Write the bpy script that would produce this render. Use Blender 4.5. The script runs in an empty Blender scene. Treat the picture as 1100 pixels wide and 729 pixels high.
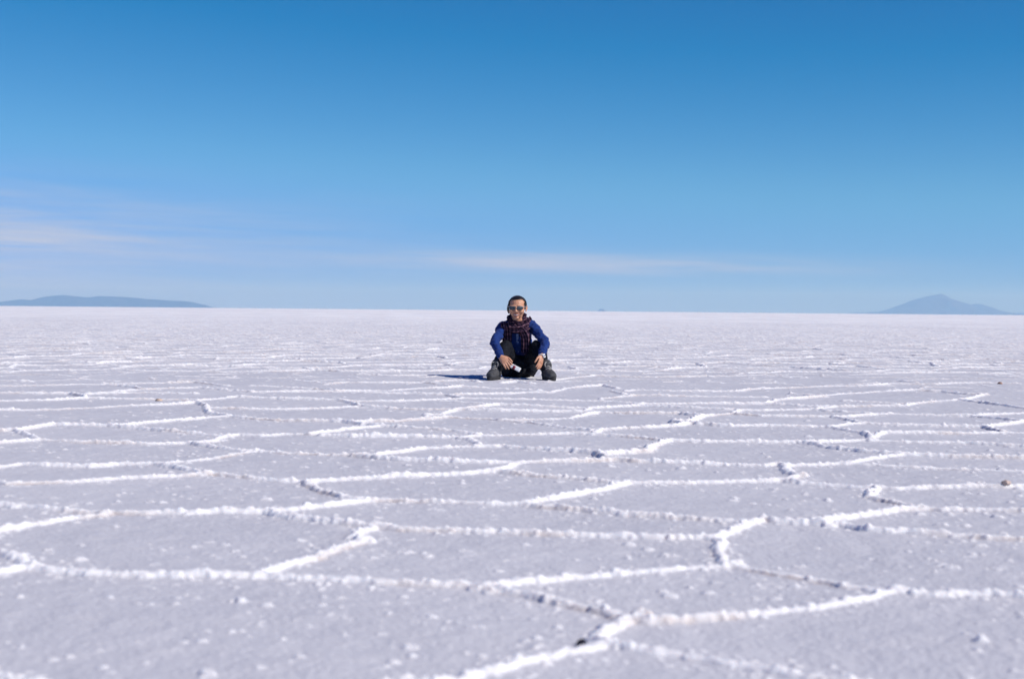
import bpy, bmesh, math, random
import numpy as np
from mathutils import Vector, Matrix, noise as mnoise

random.seed(7)
C = bpy.context.scene.collection
SC = bpy.context.scene
rad = math.radians

# ------------------------------------------------------------------ camera
CAM_H = 0.61
F = 1528.0                      # focal length in photo pixels (50 mm on 36 mm, 1100 px)
PITCH, ROLL = 1.165, 0.52
cd = bpy.data.cameras.new('camera')
cam = bpy.data.objects.new('camera', cd)
C.objects.link(cam)
SC.camera = cam
cd.sensor_width = 36.0
cd.lens = 36.0 * F / 1100.0
cd.clip_start = 0.05
cd.clip_end = 200000
R_CAM = (Matrix.Rotation(rad(90 - PITCH), 4, 'X') @ Matrix.Rotation(rad(ROLL), 4, 'Z'))
cam.matrix_world = Matrix.Translation((0, 0, CAM_H)) @ R_CAM
cd.dof.use_dof = True
cd.dof.focus_distance = 12.75
cd.dof.aperture_fstop = 4.6
R3 = R_CAM.to_3x3()


def ray(px, py):
    return R3 @ Vector(((px - 550.0) / F, (364.5 - py) / F, -1.0))


def at(px, py, Y):              # point on the ray of a photo pixel, Y metres ahead
    d = ray(px, py)
    return Vector((0, 0, CAM_H)) + d * (Y / d.y)


def ground(px, py, z=0.010):
    d = ray(px, py)
    p = Vector((0, 0, CAM_H)) + d * ((z - CAM_H) / d.z)
    return (p.x, p.y)


def project(x, y, z=0.0):
    v = R3.transposed() @ Vector((x, y, z - CAM_H))
    return 550 + F * v.x / -v.z, 364.5 - F * v.y / -v.z


# ------------------------------------------------------------------ helpers
def tag(o, label=None, cat=None, group=None, kind=None):
    if label: o['label'] = label
    if cat: o['category'] = cat
    if group: o['group'] = group
    if kind: o['kind'] = kind
    return o


def link_mesh(name, me, mats, parent=None, smooth=True):
    o = bpy.data.objects.new(name, me)
    C.objects.link(o)
    for m in (mats if isinstance(mats, (list, tuple)) else [mats]):
        me.materials.append(m)
    if smooth:
        me.polygons.foreach_set('use_smooth', [True] * len(me.polygons))
    if parent is not None:
        o.parent = parent
    return o


def catmull(pts, rads, sub):
    if sub <= 1 or len(pts) < 3:
        return pts, rads
    P, Q = [], []
    n = len(pts)
    for i in range(n - 1):
        p0, p1, p2, p3 = pts[max(i - 1, 0)], pts[i], pts[i + 1], pts[min(i + 2, n - 1)]
        r0, r1, r2, r3 = rads[max(i - 1, 0)], rads[i], rads[i + 1], rads[min(i + 2, n - 1)]
        for k in range(sub):
            t = k / sub
            f = lambda a, b, c, d: 0.5 * ((2 * b) + (c - a) * t + (2 * a - 5 * b + 4 * c - d) * t * t + (3 * b - a - 3 * c + d) * t ** 3)
            P.append(f(p0, p1, p2, p3))
            Q.append(tuple(f(a, b, c, d) for a, b, c, d in zip(r0, r1, r2, r3)))
    P.append(pts[-1]); Q.append(rads[-1])
    return P, Q


def tube(bm, pts, rads, up=(0, 1, 0), n=18, sub=5, cap=True, closed=False):
    """swept tube; radii are a number or (across, along up)"""
    pts = [Vector(p) for p in pts]
    rads = [(r, r) if not isinstance(r, tuple) else r for r in rads]
    if closed:
        k = len(pts)
        pts = pts[-1:] + pts + pts[:2]; rads = rads[-1:] + rads + rads[:2]
        pts, rads = catmull(pts, rads, sub)
        pts, rads = pts[sub:sub + k * sub], rads[sub:sub + k * sub]
    else:
        pts, rads = catmull(pts, rads, sub)
    up = Vector(up)
    rings = []
    m = len(pts)
    for i, p in enumerate(pts):
        if closed:
            t = pts[(i + 1) % m] - pts[i - 1]
        else:
            t = pts[min(i + 1, m - 1)] - pts[max(i - 1, 0)]
        t.normalize()
        s = t.cross(up)
        if s.length < 1e-4:
            s = t.cross(Vector((1, 0, 0)))
        s.normalize()
        b = s.cross(t)
        ra, rb = rads[i]
        rows = [(0.0, 1.0)]
        if cap and not closed and i == 0:
            rows = [(-0.92, 0.38), (-0.7, 0.71), (-0.38, 0.92), (0, 1)]
        if cap and not closed and i == m - 1:
            rows = [(0, 1), (0.38, 0.92), (0.7, 0.71), (0.92, 0.38)]
        for off, sc in rows:
            q = p + t * (off * min(ra, rb))
            rings.append([bm.verts.new(q + s * (math.cos(a) * ra * sc) + b * (math.sin(a) * rb * sc))
                          for a in (2 * math.pi * j / n for j in range(n))])
    k = len(rings)
    for i in range(k if closed else k - 1):
        A, B = rings[i], rings[(i + 1) % k]
        for j in range(n):
            bm.faces.new((A[j], A[(j + 1) % n], B[(j + 1) % n], B[j]))
    if not closed:
        bm.faces.new(rings[0][::-1]); bm.faces.new(rings[-1])


def ball(bm, c, r, M=None, seg=20, rings=14):
    c = Vector(c)
    r = Vector((r, r, r)) if not isinstance(r, tuple) else Vector(r)
    mat = Matrix.Translation(c) @ (M if M else Matrix.Identity(4)) @ Matrix.Diagonal((r.x, r.y, r.z, 1))
    bmesh.ops.create_uvsphere(bm, u_segments=seg, v_segments=rings, radius=1.0, matrix=mat)


def to_mesh(bm, name):
    bmesh.ops.recalc_face_normals(bm, faces=bm.faces)
    me = bpy.data.meshes.new(name)
    bm.to_mesh(me); bm.free()
    return me


def fuse(bm, name, voxel, iters=4, factor=0.5, decimate=None):
    """weld overlapping shapes into one continuous surface"""
    me = to_mesh(bm, name + '_raw')
    o = bpy.data.objects.new('raw', me)
    C.objects.link(o)
    m = o.modifiers.new('r', 'REMESH'); m.mode = 'VOXEL'; m.voxel_size = voxel
    if iters:
        s = o.modifiers.new('s', 'SMOOTH'); s.factor = factor; s.iterations = iters
    dg = bpy.context.evaluated_depsgraph_get()
    new = bpy.data.meshes.new_from_object(o.evaluated_get(dg))
    new.name = name
    bpy.data.objects.remove(o); bpy.data.meshes.remove(me)
    return new


def wrinkle(me, fn):
    """push vertices along their normals by fn(co)"""
    co = [(v.co.copy(), v.normal.copy()) for v in me.vertices]
    for v, (c, nrm) in zip(me.vertices, co):
        v.co = c + nrm * fn(c)
    me.update()


def shift(me, base):
    me.transform(Matrix.Translation(-Vector(base)))
    return me


# ------------------------------------------------------------------ materials
def mat(name, col, rough=0.8, spec=0.3, var=0.0, vscale=40, bump=0.0, bscale=200, bdist=0.002, metal=0.0, sss=0.0, sheen=0.0):
    m = bpy.data.materials.new(name); m.use_nodes = True
    nt = m.node_tree; N, L = nt.nodes, nt.links
    b = N['Principled BSDF']
    b.inputs['Base Color'].default_value = (*col, 1)
    b.inputs['Roughness'].default_value = rough
    b.inputs['Specular IOR Level'].default_value = spec
    b.inputs['Metallic'].default_value = metal
    if sss:
        b.inputs['Subsurface Weight'].default_value = sss
        b.inputs['Subsurface Radius'].default_value = (1, .35, .2)
        b.inputs['Subsurface Scale'].default_value = 0.006
    if sheen:
        b.inputs['Sheen Weight'].default_value = sheen
    tc = N.new('ShaderNodeTexCoord')
    if var:
        t = N.new('ShaderNodeTexNoise'); t.inputs['Scale'].default_value = vscale; t.inputs['Detail'].default_value = 5
        L.new(tc.outputs['Object'], t.inputs['Vector'])
        r = N.new('ShaderNodeMapRange'); r.inputs['From Min'].default_value = .3; r.inputs['From Max'].default_value = .7
        r.inputs['To Min'].default_value = 1 - var; r.inputs['To Max'].default_value = 1 + var
        L.new(t.outputs['Fac'], r.inputs['Value'])
        x = N.new('ShaderNodeVectorMath'); x.operation = 'SCALE'
        x.inputs[0].default_value = col
        L.new(r.outputs['Result'], x.inputs['Scale']); L.new(x.outputs[0], b.inputs['Base Color'])
    if bump:
        t = N.new('ShaderNodeTexNoise'); t.inputs['Scale'].default_value = bscale; t.inputs['Detail'].default_value = 4
        L.new(tc.outputs['Object'], t.inputs['Vector'])
        u = N.new('ShaderNodeBump'); u.inputs['Strength'].default_value = bump; u.inputs['Distance'].default_value = bdist
        L.new(t.outputs['Fac'], u.inputs['Height']); L.new(u.outputs['Normal'], b.inputs['Normal'])
    return m


def salt_material():
    m = bpy.data.materials.new('salt'); m.use_nodes = True
    nt = m.node_tree; N, L = nt.nodes, nt.links
    b = N['Principled BSDF']
    b.inputs['Roughness'].default_value = 0.75
    b.inputs['Specular IOR Level'].default_value = 0.25
    geo = N.new('ShaderNodeNewGeometry')
    a1 = N.new('ShaderNodeAttribute'); a1.attribute_name = 'crust'
    a2 = N.new('ShaderNodeAttribute'); a2.attribute_name = 'dirt'

    def nz(scale, det, rough=.55):
        t = N.new('ShaderNodeTexNoise'); t.inputs['Scale'].default_value = scale
        t.inputs['Detail'].default_value = det; t.inputs['Roughness'].default_value = rough
        L.new(geo.outputs['Position'], t.inputs['Vector']); return t

    def mix(f, A, B):
        x = N.new('ShaderNodeMix'); x.data_type = 'RGBA'
        if isinstance(f, float): x.inputs[0].default_value = f
        else: L.new(f, x.inputs[0])
        for s, v in ((6, A), (7, B)):
            if isinstance(v, tuple): x.inputs[s].default_value = (*v, 1)
            else: L.new(v, x.inputs[s])
        return x.outputs[2]

    def rng(v, a, c, lo=0.0, hi=1.0):
        r = N.new('ShaderNodeMapRange'); r.interpolation_type = 'SMOOTHSTEP'
        for k, q in (('From Min', a), ('From Max', c), ('To Min', lo), ('To Max', hi)): r.inputs[k].default_value = q
        L.new(v, r.inputs['Value']); return r.outputs['Result']
    big = nz(0.55, 4); mid = nz(7, 5); fine = nz(55, 4, .6); grain = nz(260, 3, .6)
    flat = mix(rng(big.outputs['Fac'], .35, .65), FLAT_A, FLAT_B)
    flat = mix(rng(mid.outputs['Fac'], .50, .72, 0, .30), flat, FLAT_C)
    flat = mix(rng(fine.outputs['Fac'], .58, .74, 0, .28), flat, FLAT_D)
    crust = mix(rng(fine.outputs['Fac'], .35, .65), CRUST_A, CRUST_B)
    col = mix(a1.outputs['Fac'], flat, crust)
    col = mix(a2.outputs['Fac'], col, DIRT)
    L.new(col, b.inputs['Base Color'])
    sw = N.new('ShaderNodeMath'); sw.operation = 'MULTIPLY'; sw.inputs[1].default_value = .88     # salt crystals let light through
    L.new(a1.outputs['Fac'], sw.inputs[0]); L.new(sw.outputs[0], b.inputs['Subsurface Weight'])
    b.inputs['Subsurface Radius'].default_value = (1.0, .90, .86); b.inputs['Subsurface Scale'].default_value = .018
    u = N.new('ShaderNodeBump'); u.inputs['Strength'].default_value = .4; u.inputs['Distance'].default_value = .004
    L.new(fine.outputs['Fac'], u.inputs['Height'])
    u2 = N.new('ShaderNodeBump'); u2.inputs['Strength'].default_value = .5; u2.inputs['Distance'].default_value = .0012
    L.new(grain.outputs['Fac'], u2.inputs['Height']); L.new(u.outputs['Normal'], u2.inputs['Normal'])
    L.new(u2.outputs['Normal'], b.inputs['Normal'])
    return m


FLAT_A, FLAT_B = (.582, .580, .618), (.620, .617, .652)
FLAT_C, FLAT_D = (.69, .675, .69), (.76, .745, .755)
CRUST_A, CRUST_B = (.80, .782, .785), (.87, .858, .862)
DIRT = (.46, .36, .31)

# ------------------------------------------------------------------ noise on arrays
def h2(ix, iy, seed):
    n = (ix.astype(np.int64) * 374761393 + iy.astype(np.int64) * 668265263 + seed * 2147483647 // 7) & 0xFFFFFFFF
    n = ((n ^ (n >> 13)) * 1274126177) & 0xFFFFFFFF
    n = ((n ^ (n >> 16)) * 2246822519) & 0xFFFFFFFF
    return ((n ^ (n >> 15)) & 0xFFFFFF).astype(np.float32) / 16777216.0


def vnoise(x, y, seed=0):
    ix, iy = np.floor(x), np.floor(y)
    fx, fy = (x - ix).astype(np.float32), (y - iy).astype(np.float32)
    fx = fx * fx * (3 - 2 * fx); fy = fy * fy * (3 - 2 * fy)
    a, b = h2(ix, iy, seed), h2(ix + 1, iy, seed)
    c, d = h2(ix, iy + 1, seed), h2(ix + 1, iy + 1, seed)
    return (a + (b - a) * fx) * (1 - fy) + (c + (d - c) * fx) * fy


def fbm(x, y, seed=0, octv=3):
    s, amp, tot = 0, 1.0, 0.0
    for k in range(octv):
        s = s + amp * vnoise(x * 2 ** k + 17.3 * k, y * 2 ** k - 9.1 * k, seed + k); tot += amp; amp *= .5
    return s / tot


def domes(x, y, cell, seed, prob=1.0, rmin=.35, rmax=.75):
    """height field of round nodules, one at most per cell; 0..1"""
    X, Y = x / cell, y / cell
    ix, iy = np.floor(X), np.floor(Y)
    out = np.zeros(X.shape, np.float32)
    for dx in (-1, 0, 1):
        for dy in (-1, 0, 1):
            cx, cy = ix + dx, iy + dy
            px = cx + .15 + .7 * h2(cx, cy, seed); py = cy + .15 + .7 * h2(cx, cy, seed + 1)
            k = h2(cx, cy, seed + 2)
            R = rmin + (rmax - rmin) * k
            d2 = ((X - px) ** 2 + (Y - py) ** 2) / (R * R)
            v = np.sqrt(np.clip(1 - d2, 0, 1)) * (.45 + .55 * h2(cx, cy, seed + 3)) * (R / rmax)
            if prob < 1:
                v = v * (h2(cx, cy, seed + 4) < prob)
            out = np.maximum(out, v.astype(np.float32))
    return out


# ------------------------------------------------------------------ the salt ridges, read off the photograph
TR = [
 # nearest plates
 [(456,729),(499.5,721.2),(540,709.4),(580,700.3),(621,692.6),(651,687.5)],
 [(651,687.5),(641,679),(651,670.7),(668,664),(681,658),(701,661.5),(735,659.5),(770,657.3),(814,652.2),(875,647.2),(932,638.8),(962,632)],
 [(651,687.5),(678,691),(728,698.5),(780.5,707),(831,716),(875,724),(918,729),(960,735)],
 [(456,729),(400,740),(330,752)],
 [(520,628.7),(567,636.4),(614,645.5),(651,652),(668,657.3),(681,656.5)],
 [(790.5,604),(821,611),(864.5,617),(905,624.3),(945,631),(962,631.5)],
 [(962,631.5),(985.6,634.4),(1012.5,635.4),(1026,634.5),(1066,635),(1100,637.5),(1130,640)],
 [(-20,615.5),(0,612.9),(17,610.2),(34,607.5)],
 [(-15,586),(0,590.5),(17,596),(27,603.5),(34,607.5)],
 [(34,607.5),(60.5,610.9),(101,612.9),(141,614.2),(188,615.2),(249,615.2),(286,616.2),(316,618.6),(370,620.3),(412,623),(459,625.3),(493,625.8),(520,628)],
 [(279,615),(305,605),(336,597.5),(362,588),(380,581),(389.6,578)],
 [(389.6,578),(376,576),(380,572),(392,567.5),(405,562)],
 [(520,627.5),(553,623),(617,617.6),(674.5,613.5),(735,608.5),(764,605.5),(790.5,604)],
 [(-20,726),(0,725),(30,731),(60,740)],
 # second row of plates
 [(-15,539.5),(0,540.7),(30.5,542.8),(64,546.3),(92,548.4),(112,549.6)],
 [(-20,574),(0,568),(33,561),(71,555),(107,551.4),(120,549),(158,550),(173,549),(204,550),(234,548.5),(280,549),(290,547),(321,545.8),(364,540),(397,535.5)],
 [(397,535.5),(423,535.5),(486,538),(524.5,540),(550,540.3),(565.5,539)],
 [(285,548.4),(306,552),(331,554.7),(354,557.3),(377,561),(397,563.6),(405,562)],
 [(405,562.6),(428,565.4),(499,567.4),(550,569.6),(581,571.3),(626.5,572.5),(667,573.8),(718,575.8),(764,576)],
 [(331,516),(334,519),(346,525),(372,532.6),(387,534)],
 [(565.5,539),(601,532.6),(649.5,524.2),(672,517.8)],
 [(560,540.2),(583,542.8),(634,547),(672,551),(718,554),(756,557.3),(800,561)],
 [(764,576),(784,570),(800,564.5),(812,559.5),(820,556.5),(835,559),(863,560.6),(880,558.5),(906.5,555),(942,549.8),(973,545.8),(990.5,543.8)],
 [(764,576),(775,580),(772,586),(773,593),(777,600),(790.5,604)],
 [(866,560.6),(891,563),(901,562),(927,566.2),(942,568.2),(968,569.2),(1013,571.8),(1062,575.8),(1100,577.6),(1125,579)],
 [(942,522),(936,527),(932,532.6),(962.5,538.2),(983,543),(990.5,543.8)],
 [(990.5,543.8),(1013,546),(1057,546.6),(1100,548.2),(1125,549)],
 [(942,522.5),(960,523.8),(996,522.6),(1039,522),(1080,522.6),(1100,522),(1120,522)],
 [(838,515),(863,517.3),(896,519.9),(932,523),(942,522)],
 # third row
 [(-20,475),(0,474),(43,471),(84,473.5),(163,475.2),(201,474.2),(226.5,472.3),(244,466.5),(257,464.7),(280,466),(303,464.4),(331,465),(372,460.9),(410,456.4)],
 [(201,474),(229,478),(262,483.1),(278,482.6)],
 [(-20,501),(0,499),(23,496),(51,497.2),(97,498.6),(135,496.6),(168,497.2),(193,495.2),(229,491),(254.5,486.4),(275,483),(308,485.7),(372,486.9),(402,487.4),(428,484.3),(458,480),(489,478.7),(512,478.2)],
 [(168,496.9),(178,500.2),(201,504),(219,507.8),(244,509.8),(280,512.6),(303,514.4),(331,515)],
 [(331,515.4),(339,514.4),(410,511.3),(494,508),(535,506),(542,503),(555,496)],
 [(535,506),(570.5,509.7),(616,512.9),(652,516.2),(672,517.8)],
 [(-20,514),(0,517),(10,519.3),(61,517),(102,514.4),(132,512),(178,510.5),(219,508.6)],
 [(-15,461.6),(14,460.9),(30.5,458.7),(55,454.6),(117,455.8),(153,453.8),(188,450.7),(229,446.9),(244,445.7)],
 [(244,445.7),(280,448.5),(308,450.2),(356.5,451.2),(379,452.8)],
 [(379,452.8),(392,451.4),(423,451),(458,448.7),(481,446.9),(524.5,448.6),(540,450.2)],
 [(379,452.8),(392,455),(410,456.6),(443,459),(489,462),(512,464.8)],
 [(346,466),(397,467.6),(448,467.8),(491,468.6)],
 [(491,468.6),(504,471),(513,475.5),(512,478.2)],
 [(491,468.6),(503,467.5),(514,466),(540,465.2),(573,464.7),(616,464),(637,465.3)],
 [(512,478.2),(540,478.2),(573,481),(611,483.6),(642,486)],
 [(382,488),(407.5,490.8),(448,493.3),(486,495.3),(524.5,496),(555,496)],
 [(555,496),(606,494.5),(642,493.5),(662,492.4)],
 [(642,486.2),(645,489.5),(650,491.6),(662,492.4)],
 [(642,486.2),(650,486.7),(693,483.8),(703,477.5),(718,472)],
 [(662,492.4),(682.5,493.8),(718,495),(764,497),(820,499),(835,496.8),(842,499)],
 [(842,499),(880,497.6),(909,495.8),(934.5,491),(970,487)],
 [(842,499),(846,503),(848,506.5),(858,509)],
 [(858,509),(846,513),(838,515)],
 [(672,517.8),(718,518.2),(761.5,517.5),(820,516),(838,515)],
 [(910,496.5),(973,500.2),(1039,502.7),(1100,506),(1125,507)],
 [(970,487),(1029,489.2),(1100,491.3),(1120,492)],
 [(863,474.6),(891,479.8),(927,483.6),(962.5,486.8),(970,487)],
 [(718,472),(759,473.2),(794.5,473.2),(820,473.8),(863,474.4),(896,473.2),(934.5,471.3)],
 [(637,465.3),(662,467.1),(693,469.6),(716,472)],
 [(637,465.3),(647,459.7),(693,457.8),(728,456.4),(744,454),(751,455.3),(784,457),(820,456.3)],
 [(820,456.3),(891,457.9),(909,454.6),(927,453.2)],
 [(891,458.2),(927,463.8),(934.5,468),(934.5,471.3)],
 [(934.5,471.3),(940,466.5),(947,463.5),(973,463.9),(1041,464.6),(1077,463.6),(1100,464),(1120,464)],
 [(937,472),(973,473.6),(1039,475.6),(1100,479),(1120,480)],
 [(927,453.2),(962.5,455),(1039,457),(1057,457.7)],
 [(1057,457.7),(1077,462.6)],
 [(1057,457.7),(1074.5,455.6),(1100,453),(1120,452)],
 [(14,460.9),(32,465.8),(43,471)],
 [(117,456),(153,458.7),(188,462),(229,465.3),(244,466.5)],
 # fourth row
 [(-15,440.3),(0,439.9),(58.5,439),(102,437.3),(137.5,435.3),(178,434),(211,432.2),(221,435.3),(224,442.5),(244,445.7)],
 [(222,437.5),(270,438.7),(321,437.8),(379.5,435.8)],
 [(-15,430),(0,429.7),(41,429),(94,426.6),(163,427.8),(211,429.2),(254.5,425.8),(308,427.8),(367,429.9)],
 [(211,429.2),(211,432.2)],
 [(367,429.9),(382,433.2),(387,435)],
 [(370,430.2),(428,430.2),(474,428.6),(496.5,427.2)],
 [(387,435),(423,437.3),(458,438.7),(489,439)],
 [(458,445.2),(474,445),(491.5,438.5),(514,436.6),(535,434.2)],
 [(458,445.2),(458,448.7)],
 [(474,430),(514,432.8),(535,434.2)],
 [(535,434.2),(580,435.8),(629,437.5)],
 [(496.5,427.2),(550,428.3),(596,429),(645,429.7)],
 [(392,421.5),(440,422.5),(484,424.4),(496.5,427.2)],
 [(540,450.2),(573,449.3),(611,448.6),(626.5,445),(642,442)],
 [(540,450.2),(570.5,453),(606,457.7),(637,460.8),(645,460.5)],
 [(642,442),(682.5,443.5),(728,444.3),(754,446.8)],
 [(491.5,439),(540,440.4),(626.5,441.2),(642,442)],
 [(628,440.5),(634,436.8),(685,434.8),(690,432.6)],
 [(645,429.7),(682.5,432.3),(690,432.6),(749,432.4),(820,432.4)],
 [(645,429.7),(647,426.6),(682,423.8),(718,424.6),(820,425.6)],
 [(688,434.5),(744,437.8),(794.5,440)],
 [(722,452.6),(738.5,453),(754,446.8),(787,443.4),(794.5,440),(820,440)],
 [(722,452.6),(738,454.5),(744,454)],
 [(787,444),(820,446.2),(858,446.8),(894,447.2)],
 [(894,447.2),(912,450.5),(927,453.2)],
 [(894,447.2),(927,445.7),(955,443.6),(1041,445.7)],
 [(1041,445.7),(1070,444.5),(1100,443.3),(1120,443)],
 [(1041,445.7),(1070,448.6),(1100,452.4)],
 [(820,440),(873.5,438.5),(896,435.5),(973,435),(983,432.4),(1036,427.8),(1059,423.5)],
 [(876,439),(937,443.2),(955,443.6)],
 [(820,432.4),(833,429.2),(884,424.8)],
 [(820,432.4),(876,435.5),(896,435.5)],
 [(906.5,429.7),(973,432.8),(983,432.4)],
 [(1030,428.5),(1074,434.5),(1100,438),(1115,440)],
 # rows level with the person
 [(316,407.7),(335,409.5),(354,411)],[(349,412),(372,410.4),(412.5,410.7),(448,410.7)],[(316,415.3),(346,417),(361,419.6)],
 [(361,419.6),(397,419),(412.5,419),(448,417),(481,415.8),(496.5,414.5)],[(412.5,419.6),(443,421.4),(473.6,423.4),(496,427)],
 [(384.5,401.8),(423,403),(456,402.6)],[(451,410.2),(468.5,412),(491.4,414.5)],[(496,414.8),(524.5,415.8),(555,417)],
 [(489,423),(550,422.2),(563,421)],[(270,420.4),(321,419.8),(361,419.8)],[(270,413.3),(303,414.5),(316,415.3)],
 [(538,410.5),(555,409.6),(571,411)],[(466,409.2),(482,408.6),(497,408.2),(507,408.5),(514,409.6)],[(555,417),(578,418.4)],[(563,421),(591,421),(606,416.3),(624,414.5)],
 [(624,414.5),(647,413.4),(662,416.3)],[(657,419.6),(670,422.5)],[(672,419.6),(682,418.4),(718,419.6),(789,419.4),(820,416.4)],
 [(591,407.7),(637,403.2),(682,404.4),(733,404.4)],[(0,408.2),(33,409.5)],[(-15,414),(0,413.8),(64,412.8),(109,412.3)],
 [(109,412),(142.5,415.3),(153,417.5)],[(112,411.2),(178,410.2),(209,409.5)],[(209,409.5),(224,411.2),(244,413.6)],
 [(122,419.6),(142.5,418.4),(178,416.6),(211,416.3)],[(214,416.3),(254.5,418.9),(270,420.4)],[(-10,421),(76,421.7)],
 [(78,422),(91.6,425.5)],[(94,422.2),(153,421),(209,422.2)],[(820,403),(848,405)],[(820,417),(835,415.8),(922,413.3)],
 [(850.5,422.2),(881,424.4)],[(884,424),(922,421),(942,419.6),(983,418.4)],[(965,408.2),(983,409.8)],[(1003,412.2),(1049,410.7),(1090,411)],
 [(983,418.4),(1013.5,419.8),(1039,422.4),(1059,423.5)],[(922,413.3),(960,411.5),(1003,412.2)],[(733,404.4),(820,403)],
]

SEG = []                                   # x0,y0,x1,y1,height,halfwidth


def add_poly(pts, h, w, jit, step):
    q = [pts[0]]
    for a, b in zip(pts[:-1], pts[1:]):
        n = max(1, int(math.hypot(b[0] - a[0], b[1] - a[1]) / step))
        for k in range(1, n + 1):
            t = k / n
            q.append((a[0] + (b[0] - a[0]) * t, a[1] + (b[1] - a[1]) * t))
    out = []
    for i, (x, y) in enumerate(q):
        if 0 < i < len(q) - 1:
            v = mnoise.noise_vector((x * 3.1, y * 3.1, 0)) * jit + mnoise.noise_vector((x * 11, y * 11, 5)) * jit * .4
            x += v.x; y += v.y
        out.append((x, y))
    for a, b in zip(out[:-1], out[1:]):
        m = mnoise.noise((a[0] * 1.7, a[1] * 1.7, 3.3)) * .9 + mnoise.noise((a[0] * 5, a[1] * 5, 8)) * .5
        k = min(1.8, max(.6, 1 + 1.0 * m))
        SEG.append((*a, *b, h * k, w * (.75 + .3 * k)))


for line in TR:
    P = [ground(*p) for p in line]
    g_ = 1.0 if line[0][1] > 490 else 1.22            # higher crust farther out
    add_poly(P, .0108 * g_, .0195, .014, .10)
    for p in (P[0], P[-1]):                # a knob of crust where plates meet
        SEG.append((*p, p[0] + .01, p[1] + .004, .009 + .008 * random.random(), .022 + .012 * random.random()))


# elsewhere the plates go on as an irregular polygon net
def plates(rmax, half, cell, seed=11, shift_=0.0):
    seeds = {}
    n = int(rmax / cell) + 3
    rnd = random.Random(seed)
    for i in range(-n, n + 1):
        for j in range(-2, n + 1):
            seeds[(i, j)] = ((i + .5 * (j & 1) + (rnd.random() - .5) * .82) * cell, (j + (rnd.random() - .5) * .82) * cell * .92)
    for (i, j), (sx, sy) in seeds.items():
        r = math.hypot(sx, sy); th = math.atan2(sx, sy)
        if r > rmax or (abs(th) > half and r > 3) or sy < -1:
            continue
        poly = [((sx - 3 * cell, sy - 3 * cell), None), ((sx + 3 * cell, sy - 3 * cell), None),
                ((sx + 3 * cell, sy + 3 * cell), None), ((sx - 3 * cell, sy + 3 * cell), None)]
        # each entry: vertex, id of the neighbour across the edge that starts there
        for di in range(-3, 4):
            for dj in range(-3, 4):
                if di == dj == 0: continue
                q = seeds.get((i + di, j + dj))
                if q is None: continue
                nx, ny = q[0] - sx, q[1] - sy
                c = (q[0] ** 2 + q[1] ** 2 - sx ** 2 - sy ** 2) / 2
                s = [p[0] * nx + p[1] * ny - c for p, _ in poly]
                if max(s) <= 0: continue
                new = []
                for k in range(len(poly)):
                    (p, idn), (p2, _) = poly[k], poly[(k + 1) % len(poly)]
                    a, b = s[k], s[(k + 1) % len(poly)]
                    if a <= 0:
                        new.append((p, idn))
                        if b > 0:
                            t = a / (a - b)
                            new.append(((p[0] + (p2[0] - p[0]) * t, p[1] + (p2[1] - p[1]) * t), (i + di, j + dj)))
                    elif b <= 0:
                        t = a / (a - b)
                        new.append(((p[0] + (p2[0] - p[0]) * t, p[1] + (p2[1] - p[1]) * t), idn))
                poly = new
        for k in range(len(poly)):
            (p, idn), (p2, _) = poly[k], poly[(k + 1) % len(poly)]
            if idn and idn > (i, j):
                yield p, p2


for a, b in plates(125, rad(27), 1.02):
    mx, my = (a[0] + b[0]) / 2, (a[1] + b[1]) / 2
    inside = False
    for px_, py_ in (a, b, (mx, my), (a[0] * .85 + b[0] * .15, a[1] * .85 + b[1] * .15), (b[0] * .85 + a[0] * .15, b[1] * .85 + a[1] * .15)):
        if py_ > 1.0:
            u, v = project(px_, py_)
            if v > 402.5 and -45 < u < 1145 and v < 860:
                inside = True
    if inside: continue
    L_ = math.hypot(b[0] - a[0], b[1] - a[1])
    if L_ < .05: continue
    far = math.hypot(mx, my)
    if far > 20 and random.random() < .06: continue
    add_poly([a, b], .0128 * (1 + .55 * random.random()), .0215, .05, .16 if far < 25 else (.3 if far < 60 else .6))

# thin young cracks inside the plates
rc = random.Random(5)
for a, b in plates(46, rad(25), .47, 23):
    if rc.random() < .50: continue
    if math.hypot(*a) < 12.0: continue
    if math.hypot(b[0] - a[0], b[1] - a[1]) < .06: continue
    add_poly([a, b], .0034 + .0040 * rc.random(), .0105 + .005 * rc.random(), .03, .10)

# ------------------------------------------------------------------ the salt flat: one sheet out to the horizon
th = list(np.arange(-rad(23.5), rad(23.5), .00095))
st = .0012; a = th[-1]; right = []
while a + st < math.pi * .999:
    a += st; st = min(st * 1.06, .12); right.append(a)
TH = np.array([-(x) for x in right[::-1]] + th + right)
rr = [0.05, .3, .6, .9, 1.2, 1.5, 1.7, 1.85]
r = 1.95
while r < 150:
    rr.append(r)
    r *= 1 + (.0015 if r < 28 else (.0019 if r < 60 else .003))
while r < 48000:
    rr.append(r); r *= 1.05
RR = np.array(rr)
nT, nR = len(TH), len(RR)
TG, RG = np.meshgrid(TH, RR)               # rows = radius
X = (RG * np.sin(TG)).astype(np.float64); Y = (RG * np.cos(TG)).astype(np.float64)
print('ground grid', nT, nR, nT * nR, 'segments', len(SEG))
wx = X + (vnoise(X * 24, Y * 24, 3) - .5) * .014 + (vnoise(X * 70, Y * 70, 5) - .5) * .009
wy = Y + (vnoise(X * 24, Y * 24, 4) - .5) * .014 + (vnoise(X * 70, Y * 70, 6) - .5) * .009
Hh = np.zeros(X.shape, np.float32)         # ridge profile height
D = np.full(X.shape, 9.0, np.float32)      # distance to nearest ridge
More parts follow.
